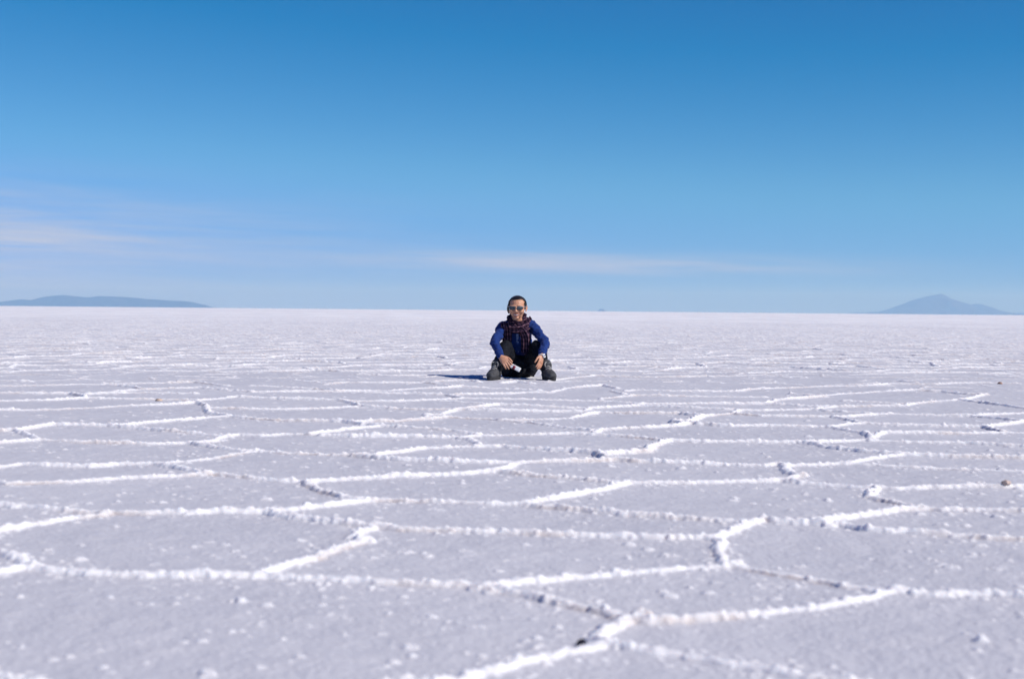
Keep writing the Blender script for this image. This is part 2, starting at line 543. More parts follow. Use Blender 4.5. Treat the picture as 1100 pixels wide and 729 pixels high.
for (x0, y0, x1, y1, h, w) in SEG:
    R_ = .20 if math.hypot(x0, y0) < 9 else .10
    xs = (x0, x1); ys = (y0, y1)
    c = [(xx, yy) for xx in (min(xs) - R_, max(xs) + R_) for yy in (min(ys) - R_, max(ys) + R_)]
    rs = [math.hypot(*p) for p in c]; ts = [math.atan2(*p) for p in c]
    i0, i1 = np.searchsorted(RR, [min(rs) - .02, max(rs)]); j0, j1 = np.searchsorted(TH, [min(ts), max(ts)])
    if i1 <= i0 or j1 <= j0: continue
    bx, by = wx[i0:i1, j0:j1], wy[i0:i1, j0:j1]
    dx, dy = x1 - x0, y1 - y0
    l2 = dx * dx + dy * dy + 1e-9
    t = np.clip(((bx - x0) * dx + (by - y0) * dy) / l2, 0, 1)
    d = np.hypot(bx - x0 - t * dx, by - y0 - t * dy)
    D[i0:i1, j0:j1] = np.minimum(D[i0:i1, j0:j1], d)
    q = np.clip(1 - (d / w) ** 2, 0, 1)
    Hh[i0:i1, j0:j1] = np.maximum(Hh[i0:i1, j0:j1], h * q ** .85)
fade = np.clip((rad(33) - np.abs(TG)) / rad(8), 0, 1).astype(np.float32)
Z = np.zeros(X.shape, np.float32)
near = (RG < 150) & (np.abs(TG) < rad(34))
xn, yn = X[near], Y[near]
z = (fbm(xn * 1.7, yn * 1.7, 21, 3) - .5) * .016 + (fbm(xn * 16, yn * 16, 31, 3) - .5) * .0055
d = D[near]; hh = Hh[near]
z += .0045 * np.exp(-d / .07)              # plates curl up a little to their rims
mask = np.clip(hh / .008, 0, 1)
crust = np.clip(hh / .005, 0, 1) ** .7
lump = np.zeros_like(z)
b = d < .10
lx, ly = xn[b], yn[b]
L1 = domes(lx, ly, .021, 41); L2 = domes(lx, ly, .0105, 51); L3 = domes(lx, ly, .045, 61, .4, .3, .6)
lump[b] = .62 * L1 + .25 * L2 + .55 * L3
z += hh * (.66 + .50 * lump) + mask * .0022 * lump
# loose crumbs of crust along the ridge feet
skirt = np.zeros_like(z)
skirt[b] = domes(lx, ly, .026, 71, .30, .2, .42) * np.clip(1 - d[b] / .10, 0, 1)
z += skirt * .008
crust = np.maximum(crust, np.clip(skirt * 3, 0, 1))
# scattered little salt buds on the plates
patchy = fbm(xn * 2.3, yn * 2.3, 81, 2)
bud = domes(xn, yn, .075, 91, .20, .12, .30) * (patchy > .42)
bud2 = domes(xn, yn, .034, 95, .20, .18, .38) * (fbm(xn * 4, yn * 4, 85, 2) > .50)
ir = np.clip(2.4 * vnoise(xn * 75, yn * 75, 97) - .45, 0, 1.5)
z += np.clip(bud * ir, 0, 1) * .008 + np.clip(bud2 * ir, 0, 1) * .005
crust = np.maximum(crust, np.clip(bud * 1.6 * ir, 0, .55)); crust = np.maximum(crust, np.clip(bud2 * 1.6 * ir, 0, .50))
z += (vnoise(xn * 120, yn * 120, 99) - .5) * .0016
rn = RG[near]
z += np.clip((rn - 28) / 50, 0, 1) * ((h2(np.floor(xn * 9), np.floor(yn * 2.2), 7) - .5) * .014 + (vnoise(xn * 2.1, yn * 1.1, 77) - .5) * .030)
edge = np.clip((150 - rn) / 50, 0, 1)
Z[near] = z * fade[near] * edge
CR = np.zeros(X.shape, np.float32); CR[near] = crust
DT = np.zeros(X.shape, np.float32)
foot = np.exp(-((d - .018) / .009) ** 2) * np.clip((fbm(xn * 3.1, yn * 3.1, 111, 3) - .55) / .14, 0, 1) * (.3 + .9 * vnoise(xn * 45, yn * 45, 115))
DT[near] = np.clip(foot * .55, 0, .5) * (d < .09)
# crust colour rises with distance in streaks, painting in sunlit ridges seen edge on
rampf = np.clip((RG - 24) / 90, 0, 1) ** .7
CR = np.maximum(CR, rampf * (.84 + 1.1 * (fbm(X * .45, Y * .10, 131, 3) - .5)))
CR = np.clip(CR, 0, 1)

nv = nT * nR
verts = np.empty((nv, 3), np.float32)
verts[:, 0] = X.ravel(); verts[:, 1] = Y.ravel(); verts[:, 2] = Z.ravel()
i = np.arange(nR - 1)[:, None] * nT; j = np.arange(nT - 1)[None, :]
q = np.stack([i + j, i + j + nT, i + j + nT + 1, i + j + 1], -1).reshape(-1, 4)
iw = np.arange(nR - 1) * nT                # close the circle behind the camera
qw = np.stack([iw + nT - 1, iw + 2 * nT - 1, iw + nT, iw], -1)
quads = np.concatenate([q, qw]).astype(np.int32)[:, ::-1]
tri = np.stack([np.arange(nT), np.roll(np.arange(nT), -1), np.full(nT, nv)], -1).astype(np.int32)[:, ::-1]
verts = np.concatenate([verts, [[0, 0, 0]]]).astype(np.float32)
me = bpy.data.meshes.new('salt_flat')
me.vertices.add(nv + 1)
me.vertices.foreach_set('co', verts.ravel())
nl = quads.size + tri.size
me.loops.add(nl)
me.loops.foreach_set('vertex_index', np.concatenate([quads.ravel(), tri.ravel()]))
npoly = len(quads) + len(tri)
me.polygons.add(npoly)
me.polygons.foreach_set('loop_start', np.concatenate([np.arange(len(quads)) * 4, quads.size + np.arange(len(tri)) * 3]).astype(np.int32))
me.polygons.foreach_set('use_smooth', np.ones(npoly, bool))
me.update(calc_edges=True)
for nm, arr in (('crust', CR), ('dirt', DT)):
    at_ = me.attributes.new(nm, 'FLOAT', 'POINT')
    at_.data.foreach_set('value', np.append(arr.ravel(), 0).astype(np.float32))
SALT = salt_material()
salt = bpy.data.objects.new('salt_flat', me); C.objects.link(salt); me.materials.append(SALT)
tag(salt, 'white salt flat cracked into polygon plates edged with crusty ridges', kind='structure')


def zground(x, y):
    r_ = math.hypot(x, y); t_ = math.atan2(x, y)
    a_ = min(max(np.searchsorted(RR, r_), 1), nR - 1); b_ = min(max(np.searchsorted(TH, t_), 1), nT - 1)
    return float(Z[a_, b_])


# ------------------------------------------------------------------ far hills
def hill(name, prof, dist, depth, material, rough, seed, label, kind='structure', cat=None):
    xs_ = np.array([p[0] for p in prof], float); ys_ = np.array([p[1] for p in prof], float)
    nx, ny = 220, 40
    V = []
    u = np.linspace(xs_[0], xs_[-1], nx)
    hpx = np.interp(u, xs_, ys_)
    for jj in range(ny):
        s = jj / (ny - 1) * 2 - 1
        for ii in range(nx):
            x = (u[ii] - 550) / F * dist
            y = dist + s * depth
            env = max(0, 1 - abs(s) ** 1.5)
            hm = max(0, hpx[ii]) / F * dist
            n_ = mnoise.fractal((u[ii] * .05 + seed, s * 2.2, seed), 1.0, 2.0, 5) * rough
            V.append((x, y, hm * env * (1 + n_ * (1 - env ** 3)) + hm * n_ * .12 - 2.0))
    Fc = [(jj * nx + ii, jj * nx + ii + 1, (jj + 1) * nx + ii + 1, (jj + 1) * nx + ii) for jj in range(ny - 1) for ii in range(nx - 1)]
    m_ = bpy.data.meshes.new(name); m_.from_pydata(V, [], Fc); m_.update()
    o = link_mesh(name, m_, material)
    tag(o, label, cat, kind=kind)
    return o


ROCK = mat('hill_rock', (.055, .05, .05), .95, .1, .3, .004)
hill('hills', [(-260,0),(-180,8),(-110,9),(-60,4),(-25,2.2),(-8,2.6),(0,3.6),(10,6.0),(22,7.6),(33,6.2),(45,9.6),(57,11.6),(68,12.6),(80,11),(92,10.2),(106,11.2),(120,11.4),(134,10.6),(150,9.8),(165,8.6),(182,7.6),(198,6.8),(208,5.8),(217,3.6),(226,0)],
     35000, 1000, ROCK, .35, 1.7, 'long low range of hazy blue hills on the horizon at the far left')
hill('mountain', [(912,0),(922,1.4),(930,1.2),(938,2.2),(945,2.6),(954,5.2),(962,8.2),(969,11),(978,14.4),(987,17.4),(994,19.0),(1000,20.2),(1005,21.2),(1010,22),(1015,20.6),(1022,17),(1031,14.2),(1037,12),(1042,10.6),(1047,11.8),(1052,11.6),(1058,9.8),(1064,8),(1070,5.6),(1075,4),(1085,2.2),(1100,2.6),(1120,3.4),(1150,1.5),(1180,0)],
     44500, 1300, ROCK, .3, 5.1, 'faint blue mountain with a pointed peak on the horizon at the right')
isl = hill('rocky_islet', [(641.5,0),(643,1.8),(644.5,3.2),(646,2.6),(647.5,3.0),(649,1.4),(651,0)], 38000, 80, ROCK, .3, 9.0,
           'tiny hazy islet alone on the horizon to the right of the seated person', kind=None, cat='islet')

# ------------------------------------------------------------------ air
bm = bmesh.new()
bmesh.ops.create_cube(bm, size=1.0, matrix=Matrix.Translation((0, 0, 349)) @ Matrix.Diagonal((103000, 103000, 704, 1)))
hz = bpy.data.materials.new('air'); hz.use_nodes = True
nt = hz.node_tree; nt.nodes.remove(nt.nodes['Principled BSDF'])
pv = nt.nodes.new('ShaderNodeVolumePrincipled')
pv.inputs['Color'].default_value = (.225, .465, .82, 1)
pv.inputs['Absorption Color'].default_value = (.85, .594, 0, 1)
pv.inputs['Density'].default_value = 4.7e-5
nt.links.new(pv.outputs['Volume'], nt.nodes['Material Output'].inputs['Volume'])
haze = link_mesh('haze', to_mesh(bm, 'haze'), hz, smooth=False)
tag(haze, 'pale blue air that veils the far hills', kind='stuff')

# ------------------------------------------------------------------ stones
def stone(name, px, py, w, h, col, label, seed):
    x, y = ground(px, py, .012)
    bm = bmesh.new()
    bmesh.ops.create_icosphere(bm, subdivisions=4, radius=1.0)
    for v in bm.verts:
        n_ = mnoise.fractal(v.co * 1.3 + Vector((seed, 0, 0)), 1.0, 2.0, 4)
        v.co *= 1 + .28 * n_
        v.co.x *= w / 2; v.co.y *= w * .42; v.co.z *= h / 2
        if v.co.z < -h * .3: v.co.z = -h * .3
    o = link_mesh(name, to_mesh(bm, name), mat(name + '_rock', col, .9, .2, .35, 60, .6, 300))
    o.location = (x, y, zground(x, y) + h * .18)
    tag(o, label, 'stone')


stone('stone', 1080.5, 522.2, .034, .017, (.50, .39, .34), 'small reddish brown stone lodged in a white salt ridge at the right edge', 1)
stone('stone', 625, 685, .019, .016, (.022, .022, .035), 'small dark lump beside the nearest forked salt ridge in the foreground', 4)  # small, nearly black lump
stone('stone', 1074, 411.5, .04, .026, (.33, .21, .17), 'reddish stone far out on the right, level with the seated person', 8)
stone('stone', 170.5, 428.5, .045, .022, (.50, .38, .30), 'tan stone on a distant salt ridge at the left', 12)

# ------------------------------------------------------------------ the person
SKIN = mat('skin', (.55, .28, .175), .5, .4, .12, 60, .15, 500, .0006, sss=.12)
LIPS = mat('lips', (.36, .11, .095), .45, .4)
TEETH = mat('teeth', (.55, .50, .45), .4, .4)
HAIR = mat('black_hair', (.012, .010, .010), .45, .5, .3, 90)
BLUE = mat('blue_knit', (.0075, .030, .155), .85, .2, .18, 45, .4, 700, .001, sheen=.05)
BLUE_PALE = mat('pale_blue_band', (.16, .22, .42), .8, .2, .15, 80)
TROU = mat('charcoal_cloth', (.0072, .0086, .0138), .85, .2, .3, 25, .4, 600, .001)
BOOT = mat('grey_suede', (.062, .063, .068), .85, .25, .35, 50, .5, 300, .002)
SOLE = mat('boot_rubber', (.030, .030, .032), .8, .3, .4, 60)
LACE = mat('pale_lace', (.45, .43, .41), .8, .2)
WHITE = mat('white_plastic', (.80, .80, .80), .4, .4)
RED = mat('dark_red_print', (.22, .02, .04), .5, .4)
BLACKP = mat('black_plastic', (.02, .02, .022), .35, .5)
LENS = mat('tinted_lens', (.085, .115, .145), .10, .8)
FRAME = mat('pale_metal', (.45, .46, .48), .3, .6, metal=.6)

SCARF = bpy.data.materials.new('plaid_scarf'); SCARF.use_nodes = True
nt = SCARF.node_tree; N, L = nt.nodes, nt.links
b_ = N['Principled BSDF']; b_.inputs['Roughness'].default_value = .9; b_.inputs['Specular IOR Level'].default_value = .15
uvn = N.new('ShaderNodeAttribute'); uvn.attribute_name = 'weave'
wn = N.new('ShaderNodeTexNoise'); wn.inputs['Scale'].default_value = 22; wn.inputs['Detail'].default_value = 3
L.new(uvn.outputs['Vector'], wn.inputs['Vector'])
wv = N.new('ShaderNodeVectorMath'); wv.operation = 'MULTIPLY_ADD'; wv.inputs[1].default_value = (.022, .022, 0)
L.new(wn.outputs['Color'], wv.inputs[0]); L.new(uvn.outputs['Vector'], wv.inputs[2])
sep = N.new('ShaderNodeSeparateXYZ'); L.new(wv.outputs[0], sep.inputs[0])


def math_(op, a, b=None, c=None):
    x = N.new('ShaderNodeMath'); x.operation = op
    for k, v in enumerate((a, b, c)):
        if v is None: continue
        if isinstance(v, (int, float)): x.inputs[k].default_value = v
        else: L.new(v, x.inputs[k])
    return x.outputs[0]


def stripes(v, freq, lo):
    f = math_('FRACT', math_('MULTIPLY', v, freq))
    return math_('GREATER_THAN', f, lo)


s1 = stripes(sep.outputs[0], 31.0, .60); s2 = stripes(sep.outputs[1], 24.0, .60)
fine1 = stripes(sep.outputs[0], 72.0, .74); fine2 = stripes(sep.outputs[1], 66.0, .74)
tot = math_('ADD', math_('MULTIPLY', s1, .50), math_('MULTIPLY', s2, .26))
tot = math_('ADD', tot, math_('MULTIPLY', math_('ADD', fine1, fine2), .10))
rp = N.new('ShaderNodeValToRGB')
rp.color_ramp.elements[0].color = (.016, .010, .030, 1)
rp.color_ramp.elements[1].color = (.46, .27, .34, 1)
e = rp.color_ramp.elements.new(.45); e.color = (.105, .045, .085, 1)
L.new(tot, rp.inputs[0]); L.new(rp.outputs[0], b_.inputs['Base Color'])

BASE = Vector((at(557, 400, 12.85).x, 12.85, 0))
person = bpy.data.objects.new('person', None)
C.objects.link(person)
person.location = BASE
tag(person, 'person in blue top, plaid scarf and dark trousers sitting knees up on the salt', 'person')
P = lambda px, py, Y: at(px, py, Y)
V3 = Vector

# joints
pelvis = P(557, 393, 13.08); waist = P(556.5, 380, 13.06); chest = P(556, 363, 12.99)
uchest = P(556, 353, 12.94); neckb = P(556, 347, 12.91)
HC = P(555.6, 330.9, 12.86)                    # head centre
sh = {-1: P(540.8, 350.6, 12.94), 1: P(571.8, 350.4, 12.94)}
el = {-1: P(531.6, 367.5, 12.72), 1: P(585.4, 367.5, 12.75)}
wr = {-1: P(537.6, 382.6, 12.54), 1: P(582.3, 381.0, 12.54)}
kn = {-1: P(543.2, 372.0, 12.80), 1: P(576.3, 371.5, 12.80)}
an = {-1: P(533.6, 398.0, 12.56), 1: P(586.6, 398.0, 12.56)}
hp = {-1: P(549, 395, 13.07), 1: P(566, 395, 13.07)}
YAW = Matrix.Rotation(rad(-7), 4, 'Z') @ Matrix.Rotation(rad(4), 4, 'X') @ Matrix.Diagonal((1.09, 1.0, .935, 1))


def HL(x, y, z):
    return HC + (YAW @ V3((x, y, z)))


bm = bmesh.new()
# trunk, arms and legs (under the clothes) -- slimmer than the cloth
tube(bm, [pelvis, waist, chest, uchest, neckb], [(.13, .09), (.11, .08), (.118, .082), (.10, .07), (.05, .05)])
tube(bm, [neckb - V3((0, 0, .02)), neckb.lerp(HC, .45), HC + V3((0, .012, -.03))], [.050, .047, .05])
for s in (-1, 1):
    tube(bm, [uchest, sh[s] - V3((s * .01, 0, .01)), sh[s].lerp(el[s], .5), el[s]], [.05, .036, .032, .027])
    tube(bm, [el[s], el[s].lerp(wr[s], .5), wr[s]], [.027, .027, .0225])
    tube(bm, [hp[s], hp[s].lerp(kn[s], .5), kn[s]], [.066, .050, .034])
    tube(bm, [kn[s], kn[s].lerp(an[s], .4), an[s]], [.034, .036, .028])
    tube(bm, [an[s], an[s] + V3((s * .02, -.09, -.04))], [.03, .022])
# head
def HB(c, r): ball(bm, HL(*c), r, YAW)
HB((0, .018, .034), (.070, .088, .076))
HB((0, -.018, -.012), (.063, .070, .082))
HB((0, -.026, -.054), (.048, .053, .045))
HB((0, -.066, -.088), (.021, .017, .016))
for s in (-1, 1):
    HB((s * .037, -.058, -.027), (.027, .027, .024))
    HB((s * .028, -.079, .026), (.026, .010, .008))
    HB((s * .0125, -.094, -.026), (.0085, .010, .008))
    tube(bm, [HL(s * .070, -.006, .022), HL(s * .079, .010, .018), HL(s * .080, .012, -.006), HL(s * .072, 0, -.028)], [.005, .0065, .006, .006], n=10)
    HB((s * .073, .003, -.002), (.005, .013, .022))
tube(bm, [HL(0, -.083, .018), HL(0, -.0945, -.006), HL(0, -.101, -.023)], [.0075, .009, .0118], n=12)
tube(bm, [HL(-.032, -.071, -.041), HL(-.016, -.084, -.0495), HL(0, -.0885, -.0515), HL(.016, -.084, -.0495), HL(.032, -.071, -.041)], [.003, .0045, .005, .0045, .003], n=10)
tube(bm, [HL(-.030, -.071, -.045), HL(-.016, -.082, -.0665), HL(0, -.086, -.0715), HL(.016, -.082, -.0665), HL(.030, -.071, -.045)], [.003, .0048, .0055, .0048, .003], n=10)


def hand(wrist, knuck, nrm, thumb_side, curl, spread, sc=.95, tcurl=.25):
    """palm, four unequal fingers and a thumb; nrm points out of the back of the hand"""
    d = (knuck - wrist).normalized()
    n_ = (nrm - d * nrm.dot(d)).normalized()
    s_ = d.cross(n_).normalized()
    if (s_.x > 0) != (thumb_side > 0): s_ = -s_      # s_ points to the thumb's side
    k = wrist + d * (.082 * sc)
    tube(bm, [wrist, wrist + d * .03 * sc, wrist + d * .062 * sc, k], [(.023 * sc, .018 * sc), (.032 * sc, .0165 * sc), (.037 * sc, .0145 * sc), (.036 * sc, .011 * sc)], up=n_, n=16)
    tips = []
    for f, (off, ln) in enumerate(((.028, .070), (.0095, .080), (-.0095, .074), (-.027, .058))):
        p = k + s_ * off * sc - d * .006 * sc
        pts = [p - d * .02 * sc, p]
        ang = .12
        dd = d + s_ * (off * spread)
        for seg, fr in enumerate((.44, .30, .26)):
            ang += curl[f % len(curl)] * (.75, 1.0, .7)[seg]
            v = (dd * math.cos(ang) - n_ * math.sin(ang)).normalized()
            pts.append(pts[-1] + v * ln * fr * sc)
        tube(bm, pts, [.0088 * sc, .0092 * sc, .0086 * sc, .0078 * sc, .0062 * sc], up=n_, n=12, sub=4)
        tips.append(pts[-1])
    b0 = wrist + d * .022 * sc + s_ * .018 * sc
    t1 = b0 + (d * .7 + s_ * .62 - n_ * .3).normalized() * .040 * sc
    t2 = t1 + (d * .9 + s_ * .22 - n_ * tcurl).normalized() * .030 * sc
    t3 = t2 + (d * .95 + s_ * .02 - n_ * (tcurl + .2)).normalized() * .026 * sc
    tube(bm, [b0, t1, t2, t3], [.013 * sc, .0105 * sc, .0098 * sc, .0072 * sc], up=n_, n=12, sub=4)
    tips.append(t3)
    return d, n_, s_, k, tips


hd = {}
kR = P(545.2, 391.2, 12.475)
hd[-1] = hand(wr[-1], kR, V3((-.25, -.75, .55)), 1, [.16, .22, .27, .32], 3.0, .98)
kL = P(580.4, 390.6, 12.50)
hd[1] = hand(wr[1], kL, V3((.86, -.50, .1)), -1, [.10, .07, .08, .12], 3.0, .92)

me = fuse(bm, 'body', .0026, 3, .45)
# lips: faces close to the two lip curves
lipc = [HL(-.028, -.076, -.043), HL(-.015, -.087, -.0505), HL(0, -.092, -.0525), HL(.015, -.087, -.0505), HL(.028, -.076, -.043),
        HL(-.021, -.081, -.060), HL(-.009, -.089, -.0705), HL(0, -.091, -.0725), HL(.009, -.089, -.0705), HL(.021, -.081, -.060)]
shift(me, BASE)
body = link_mesh('body', me, [SKIN, LIPS], person)
lc = [p - BASE for p in lipc]
lw = [.004, .0066, .0072, .0066, .004, .006, .0072, .0074, .0072, .006]
for p in me.polygons:
    c = p.center
    if (c - (HC - BASE)).length < .13 and min((c - q).length / w_ for q, w_ in zip(lc, lw)) < 1.0:
        p.material_index = 1


def cloth(name, bm, material, voxel, iters, amp, sc, parent=person, extra=None):
    me = fuse(bm, name, voxel, iters)
    wrinkle(me, lambda c: amp * (mnoise.fractal(V3((c.x * sc, c.y * sc, c.z * sc * 1.6)), 1.0, 2.0, 3)) - amp * .5 * abs(mnoise.noise(c * sc * 1.9 + V3((3, 1, 7)))))
    shift(me, BASE)
    return link_mesh(name, me, material, parent)


# teeth behind the smile
bm = bmesh.new()
tube(bm, [HL(-.022, -.0765, -.0505), HL(-.012, -.0840, -.0570), HL(0, -.0880, -.0595), HL(.012, -.0840, -.0570), HL(.022, -.0765, -.0505)],
     [(.003, .002), (.0052, .003), (.0062, .003), (.0052, .003), (.003, .002)], n=10)
link_mesh('teeth', shift(to_mesh(bm, 'teeth'), BASE), TEETH, person)

# hair: a cap drawn back from a high hairline into a low knot
bm = bmesh.new()
ball(bm, HL(0, .020, .036), (.0775, .094, .0845), YAW, 96, 72)
inv = YAW.inverted()
kill = []
for v in bm.verts:
    q = inv @ (v.co - HC)
    front = -.035 + .62 * max(0, .088 - q.z) if q.z > .02 else .010
    hl = q.y < -.030 + (.085 - q.z) * .42 + .012 * abs(q.x) / .07      # hairline leaning back
    low = q.z < -.055
    if (hl and q.z < .090) or low: kill.append(v)
bmesh.ops.delete(bm, geom=kill, context='VERTS')
bmesh.ops.solidify(bm, geom=bm.faces[:], thickness=.008)
for v in bm.verts:
    q = inv @ (v.co - HC)
    ang = math.atan2(q.x, q.z + .05)
    v.co += (v.co - HC).normalized() * (.0007 * math.sin(ang * 80 + 4 * mnoise.noise(q * 25)) + .0016 * mnoise.noise(q * 40))
ball(bm, HL(0, .112, -.005), (.035, .03, .034), YAW)
tube(bm, [HL(-.066, -.024, .050), HL(-.074, -.010, .02), HL(-.077, .0, -.014), HL(-.071, .008, -.046)], [(.014, .006), (.017, .008), (.019, .010), (.012, .008)], up=(1, 0, 0), n=14)
tube(bm, [HL(.066, -.020, .052), HL(.073, -.004, .026), HL(.073, .014, .008)], [(.012, .005), (.011, .0045), (.006, .003)], up=(1, 0, 0), n=14)
link_mesh('hair', shift(to_mesh(bm, 'hair'), BASE), HAIR, person)

# sunglasses
bm = bmesh.new()
tube(bm, [HL(-.056, -.083, .0215), HL(-.03, -.0985, .0235), HL(-.010, -.1045, .020), HL(0, -.106, .0185), HL(.010, -.1045, .020), HL(.03, -.0985, .0235), HL(.056, -.083, .0215)],
     [.0012] * 7, n=8)
for s in (-1, 1):
    tube(bm, [HL(s * .056, -.083, .0205), HL(s * .069, -.055, .018), HL(s * .076, -.02, .014), HL(s * .0775, .004, .010)], [(.0015, .0028)] * 4, up=(0, 0, 1), n=8)
glasses = link_mesh('sunglasses', shift(to_mesh(bm, 'sunglasses'), BASE), FRAME, person)
for s in (-1, 1):
    bm = bmesh.new()
    rows = []
    for a in range(0, 13):
        u = a / 12 * 2 - 1
        half = .0180 * (1 - abs(u) ** 3.2) ** .5 + .0006
        row = []
        for b in range(0, 9):
            w_ = b / 8 * 2 - 1
            cx = s * (.0325 + u * .0265)
            cy = -.1035 + .0052 * (abs(cx) / .03) ** 2 + .002 * w_ * w_
            row.append(bm.verts.new(HL(cx, cy, .0065 + w_ * half)))
        rows.append(row)
    for a in range(12):
        for b in range(8):
            bm.faces.new((rows[a][b], rows[a + 1][b], rows[a + 1][b + 1], rows[a][b + 1]))
    bmesh.ops.solidify(bm, geom=bm.faces[:], thickness=.0016)
    link_mesh('lens', shift(to_mesh(bm, 'lens'), BASE), LENS, glasses)

# blue top
bm = bmesh.new()
tube(bm, [waist - V3((0, -.02, .06)), waist, chest, uchest + V3((0, .005, .005)), neckb + V3((0, .006, -.012))],
     [(.145, .115), (.132, .105), (.130, .098), (.128, .082), (.062, .06)], n=24)
for s in (-1, 1):
    tube(bm, [uchest + V3((0, 0, .012)), sh[s] + V3((s * .002, 0, -.002)), sh[s].lerp(el[s], .5), el[s], el[s].lerp(wr[s], .5), wr[s] + (el[s] - wr[s]).normalized() * .012],
         [.058, .052, .046, .043, .040, .032])
top = cloth('blue_top', bm, BLUE, .005, 5, .011, 15)
bm = bmesh.new()
tube(bm, [V3((neckb.x - .002, neckb.y - .10, neckb.z - .10)), V3((chest.x - .002, chest.y - .105, chest.z)), V3((waist.x, waist.y - .112, waist.z + .02))], [(.011, .004)] * 3, n=10)
link_mesh('placket', shift(to_mesh(bm, 'placket'), BASE), BLUE_PALE, top)
for s in (-1, 1):
    bm = bmesh.new()
    dv = (wr[s] - el[s]).normalized()
    c0 = wr[s] - dv * .004
    tube(bm, [c0 - dv * .018, c0 - dv * .002, c0 + dv * .010], [.0345, .0335, .0325], n=20, sub=2, cap=False)
    link_mesh('cuff', shift(to_mesh(bm, 'cuff'), BASE), BLUE, top)

# trousers
bm = bmesh.new()
tube(bm, [P(548, 396.5, 13.05), P(557, 396, 13.10), P(566, 396.5, 13.05)], [.100, .115, .100], n=22)
ball(bm, P(557, 398.5, 12.96), (.12, .10, .062))
ball(bm, P(557, 391.5, 12.96), (.115, .075, .085))
for s in (-1, 1):
    tube(bm, [hp[s] + V3((s * .012, 0, .0)), hp[s].lerp(kn[s], .5) - V3((0, 0, .006)), kn[s] + V3((0, .02, -.006))], [.092, .080, .060], n=22)
    tube(bm, [kn[s] + V3((0, .012, 0)), kn[s].lerp(an[s], .35) + V3((0, .012, 0)), kn[s].lerp(an[s], .7), an[s] + V3((0, .004, .012))], [.060, .058, .053, .050], n=22)
    tube(bm, [hp[s] + V3((-s * .03, -.06, -.005)), hp[s].lerp(an[s], .4) + V3((-s * .02, .03, -.008))], [.062, .05])
cloth('trousers', bm, TROU, .0055, 5, .012, 13)

# boots
for s, M_ in ((-1, BOOT), (1, BOOT)):
    a_ = an[s]
    heel = V3((a_.x - s * .004, a_.y + .035, 0)); fd = V3((s * .30, -1, 0)).normalized(); sd = V3((-fd.y, fd.x, 0))
    G0 = zground(heel.x, heel.y) - .002
    at_f = lambda f, l, z: heel + fd * f + sd * l + V3((0, 0, z + G0))
    bm = bmesh.new()
    tube(bm, [at_f(.0, 0, .055), at_f(.07, 0, .060), at_f(.14, 0, .050), at_f(.195, 0, .042)], [(.039, .048), (.044, .050), (.050, .042), (.040, .030)], up=(0, 0, 1), n=20)
    tube(bm, [at_f(.03, 0, .06), at_f(.028, 0, .10), at_f(.022, 0, .135)], [(.044, .055), (.045, .052), (.049, .054)], n=20)
    tube(bm, [at_f(.07, 0, .085), at_f(.045, 0, .125)], [.026, .03])
    me = fuse(bm, 'hiking_boot', .0045, 3)
    wrinkle(me, lambda c: .0022 * mnoise.fractal(c * 40, 1, 2, 3))
    boot = link_mesh('hiking_boot', shift(me, BASE), M_, person)
    bm = bmesh.new()
    outline = []
    for k in range(40):
        t = 2 * math.pi * k / 40
        f = .090 + .137 * math.cos(t)
        w_ = .047 * math.sin(t) * (1 + .16 * math.cos(t))
        outline.append((f, w_))
    lo = [bm.verts.new(at_f(f, w_ * .97, .004)) for f, w_ in outline]
    mi = [bm.verts.new(at_f(f * 1.0, w_ * 1.04, .020)) for f, w_ in outline]
    hi = [bm.verts.new(at_f(f * 1.0, w_ * 1.0, .034 + (.006 if f > .19 else 0))) for f, w_ in outline]
    for A, B in ((lo, mi), (mi, hi)):
        for k in range(40):
            bm.faces.new((A[k], A[(k + 1) % 40], B[(k + 1) % 40], B[k]))
    bm.faces.new(lo[::-1]); bm.faces.new(hi)
    link_mesh('sole', shift(to_mesh(bm, 'sole'), BASE), SOLE, boot, smooth=False)
    bm = bmesh.new()
    for k in range(4):
        f = .118 - k * .020; z_ = .098 + k * .013 if k < 3 else .142
        tube(bm, [at_f(f - .004, -.026, z_ - .012), at_f(f + .006, 0, z_ + .002), at_f(f - .004, .026, z_ - .012)], [.0030] * 3, n=8)
    for q in (-1, 1):
        tube(bm, [at_f(.058, 0, .147), at_f(.070, q * .02, .158), at_f(.078, q * .032, .142), at_f(.084, q * .03, .124)], [.0032] * 4, n=8)
    link_mesh('laces', shift(to_mesh(bm, 'laces'), BASE), LACE, boot)

# scarf: a loose cowl and two hanging ends, each strip carrying its own weave coordinates
def ribbon(bm, lay, pts, widths, side, out, v0, folds=3, amp=.010, n=26, sub=8, thick=.009):
    pts = [V3(p) for p in pts]
    wd = [(w_, 0) for w_ in widths]
    sides = [V3(x) for x in side]
    q, w2 = catmull(pts, wd, sub)
    m = len(q)
    rows = []
    ln = 0.0
    for i_ in range(m):
        if i_: ln += (q[i_] - q[i_ - 1]).length
        k = i_ / (m - 1) * (len(sides) - 1); k0 = min(int(k), len(sides) - 2); sv = sides[k0].lerp(sides[k0 + 1], k - k0).normalized()
        t = (q[min(i_ + 1, m - 1)] - q[max(i_ - 1, 0)]).normalized()
        o_ = sv.cross(t).normalized()
        if o_.dot(V3(out) if not callable(out) else out(q[i_])) < 0: o_ = -o_
        row = []
        for b in range(n + 1):
            u = b / n * 2 - 1
            f = amp * (math.sin(u * math.pi * folds + v0 + ln * 7) + .5 * mnoise.noise((u * 4, ln * 16, v0 * 3))) - .014 * u * u
            v = bm.verts.new(q[i_] + sv * (u * w2[i_][0]) + o_ * f)
            v[lay] = V3((u * widths[0] * 1.5 + v0, ln + v0 * .37, 0))
            row.append(v)
        rows.append(row)
    return rows


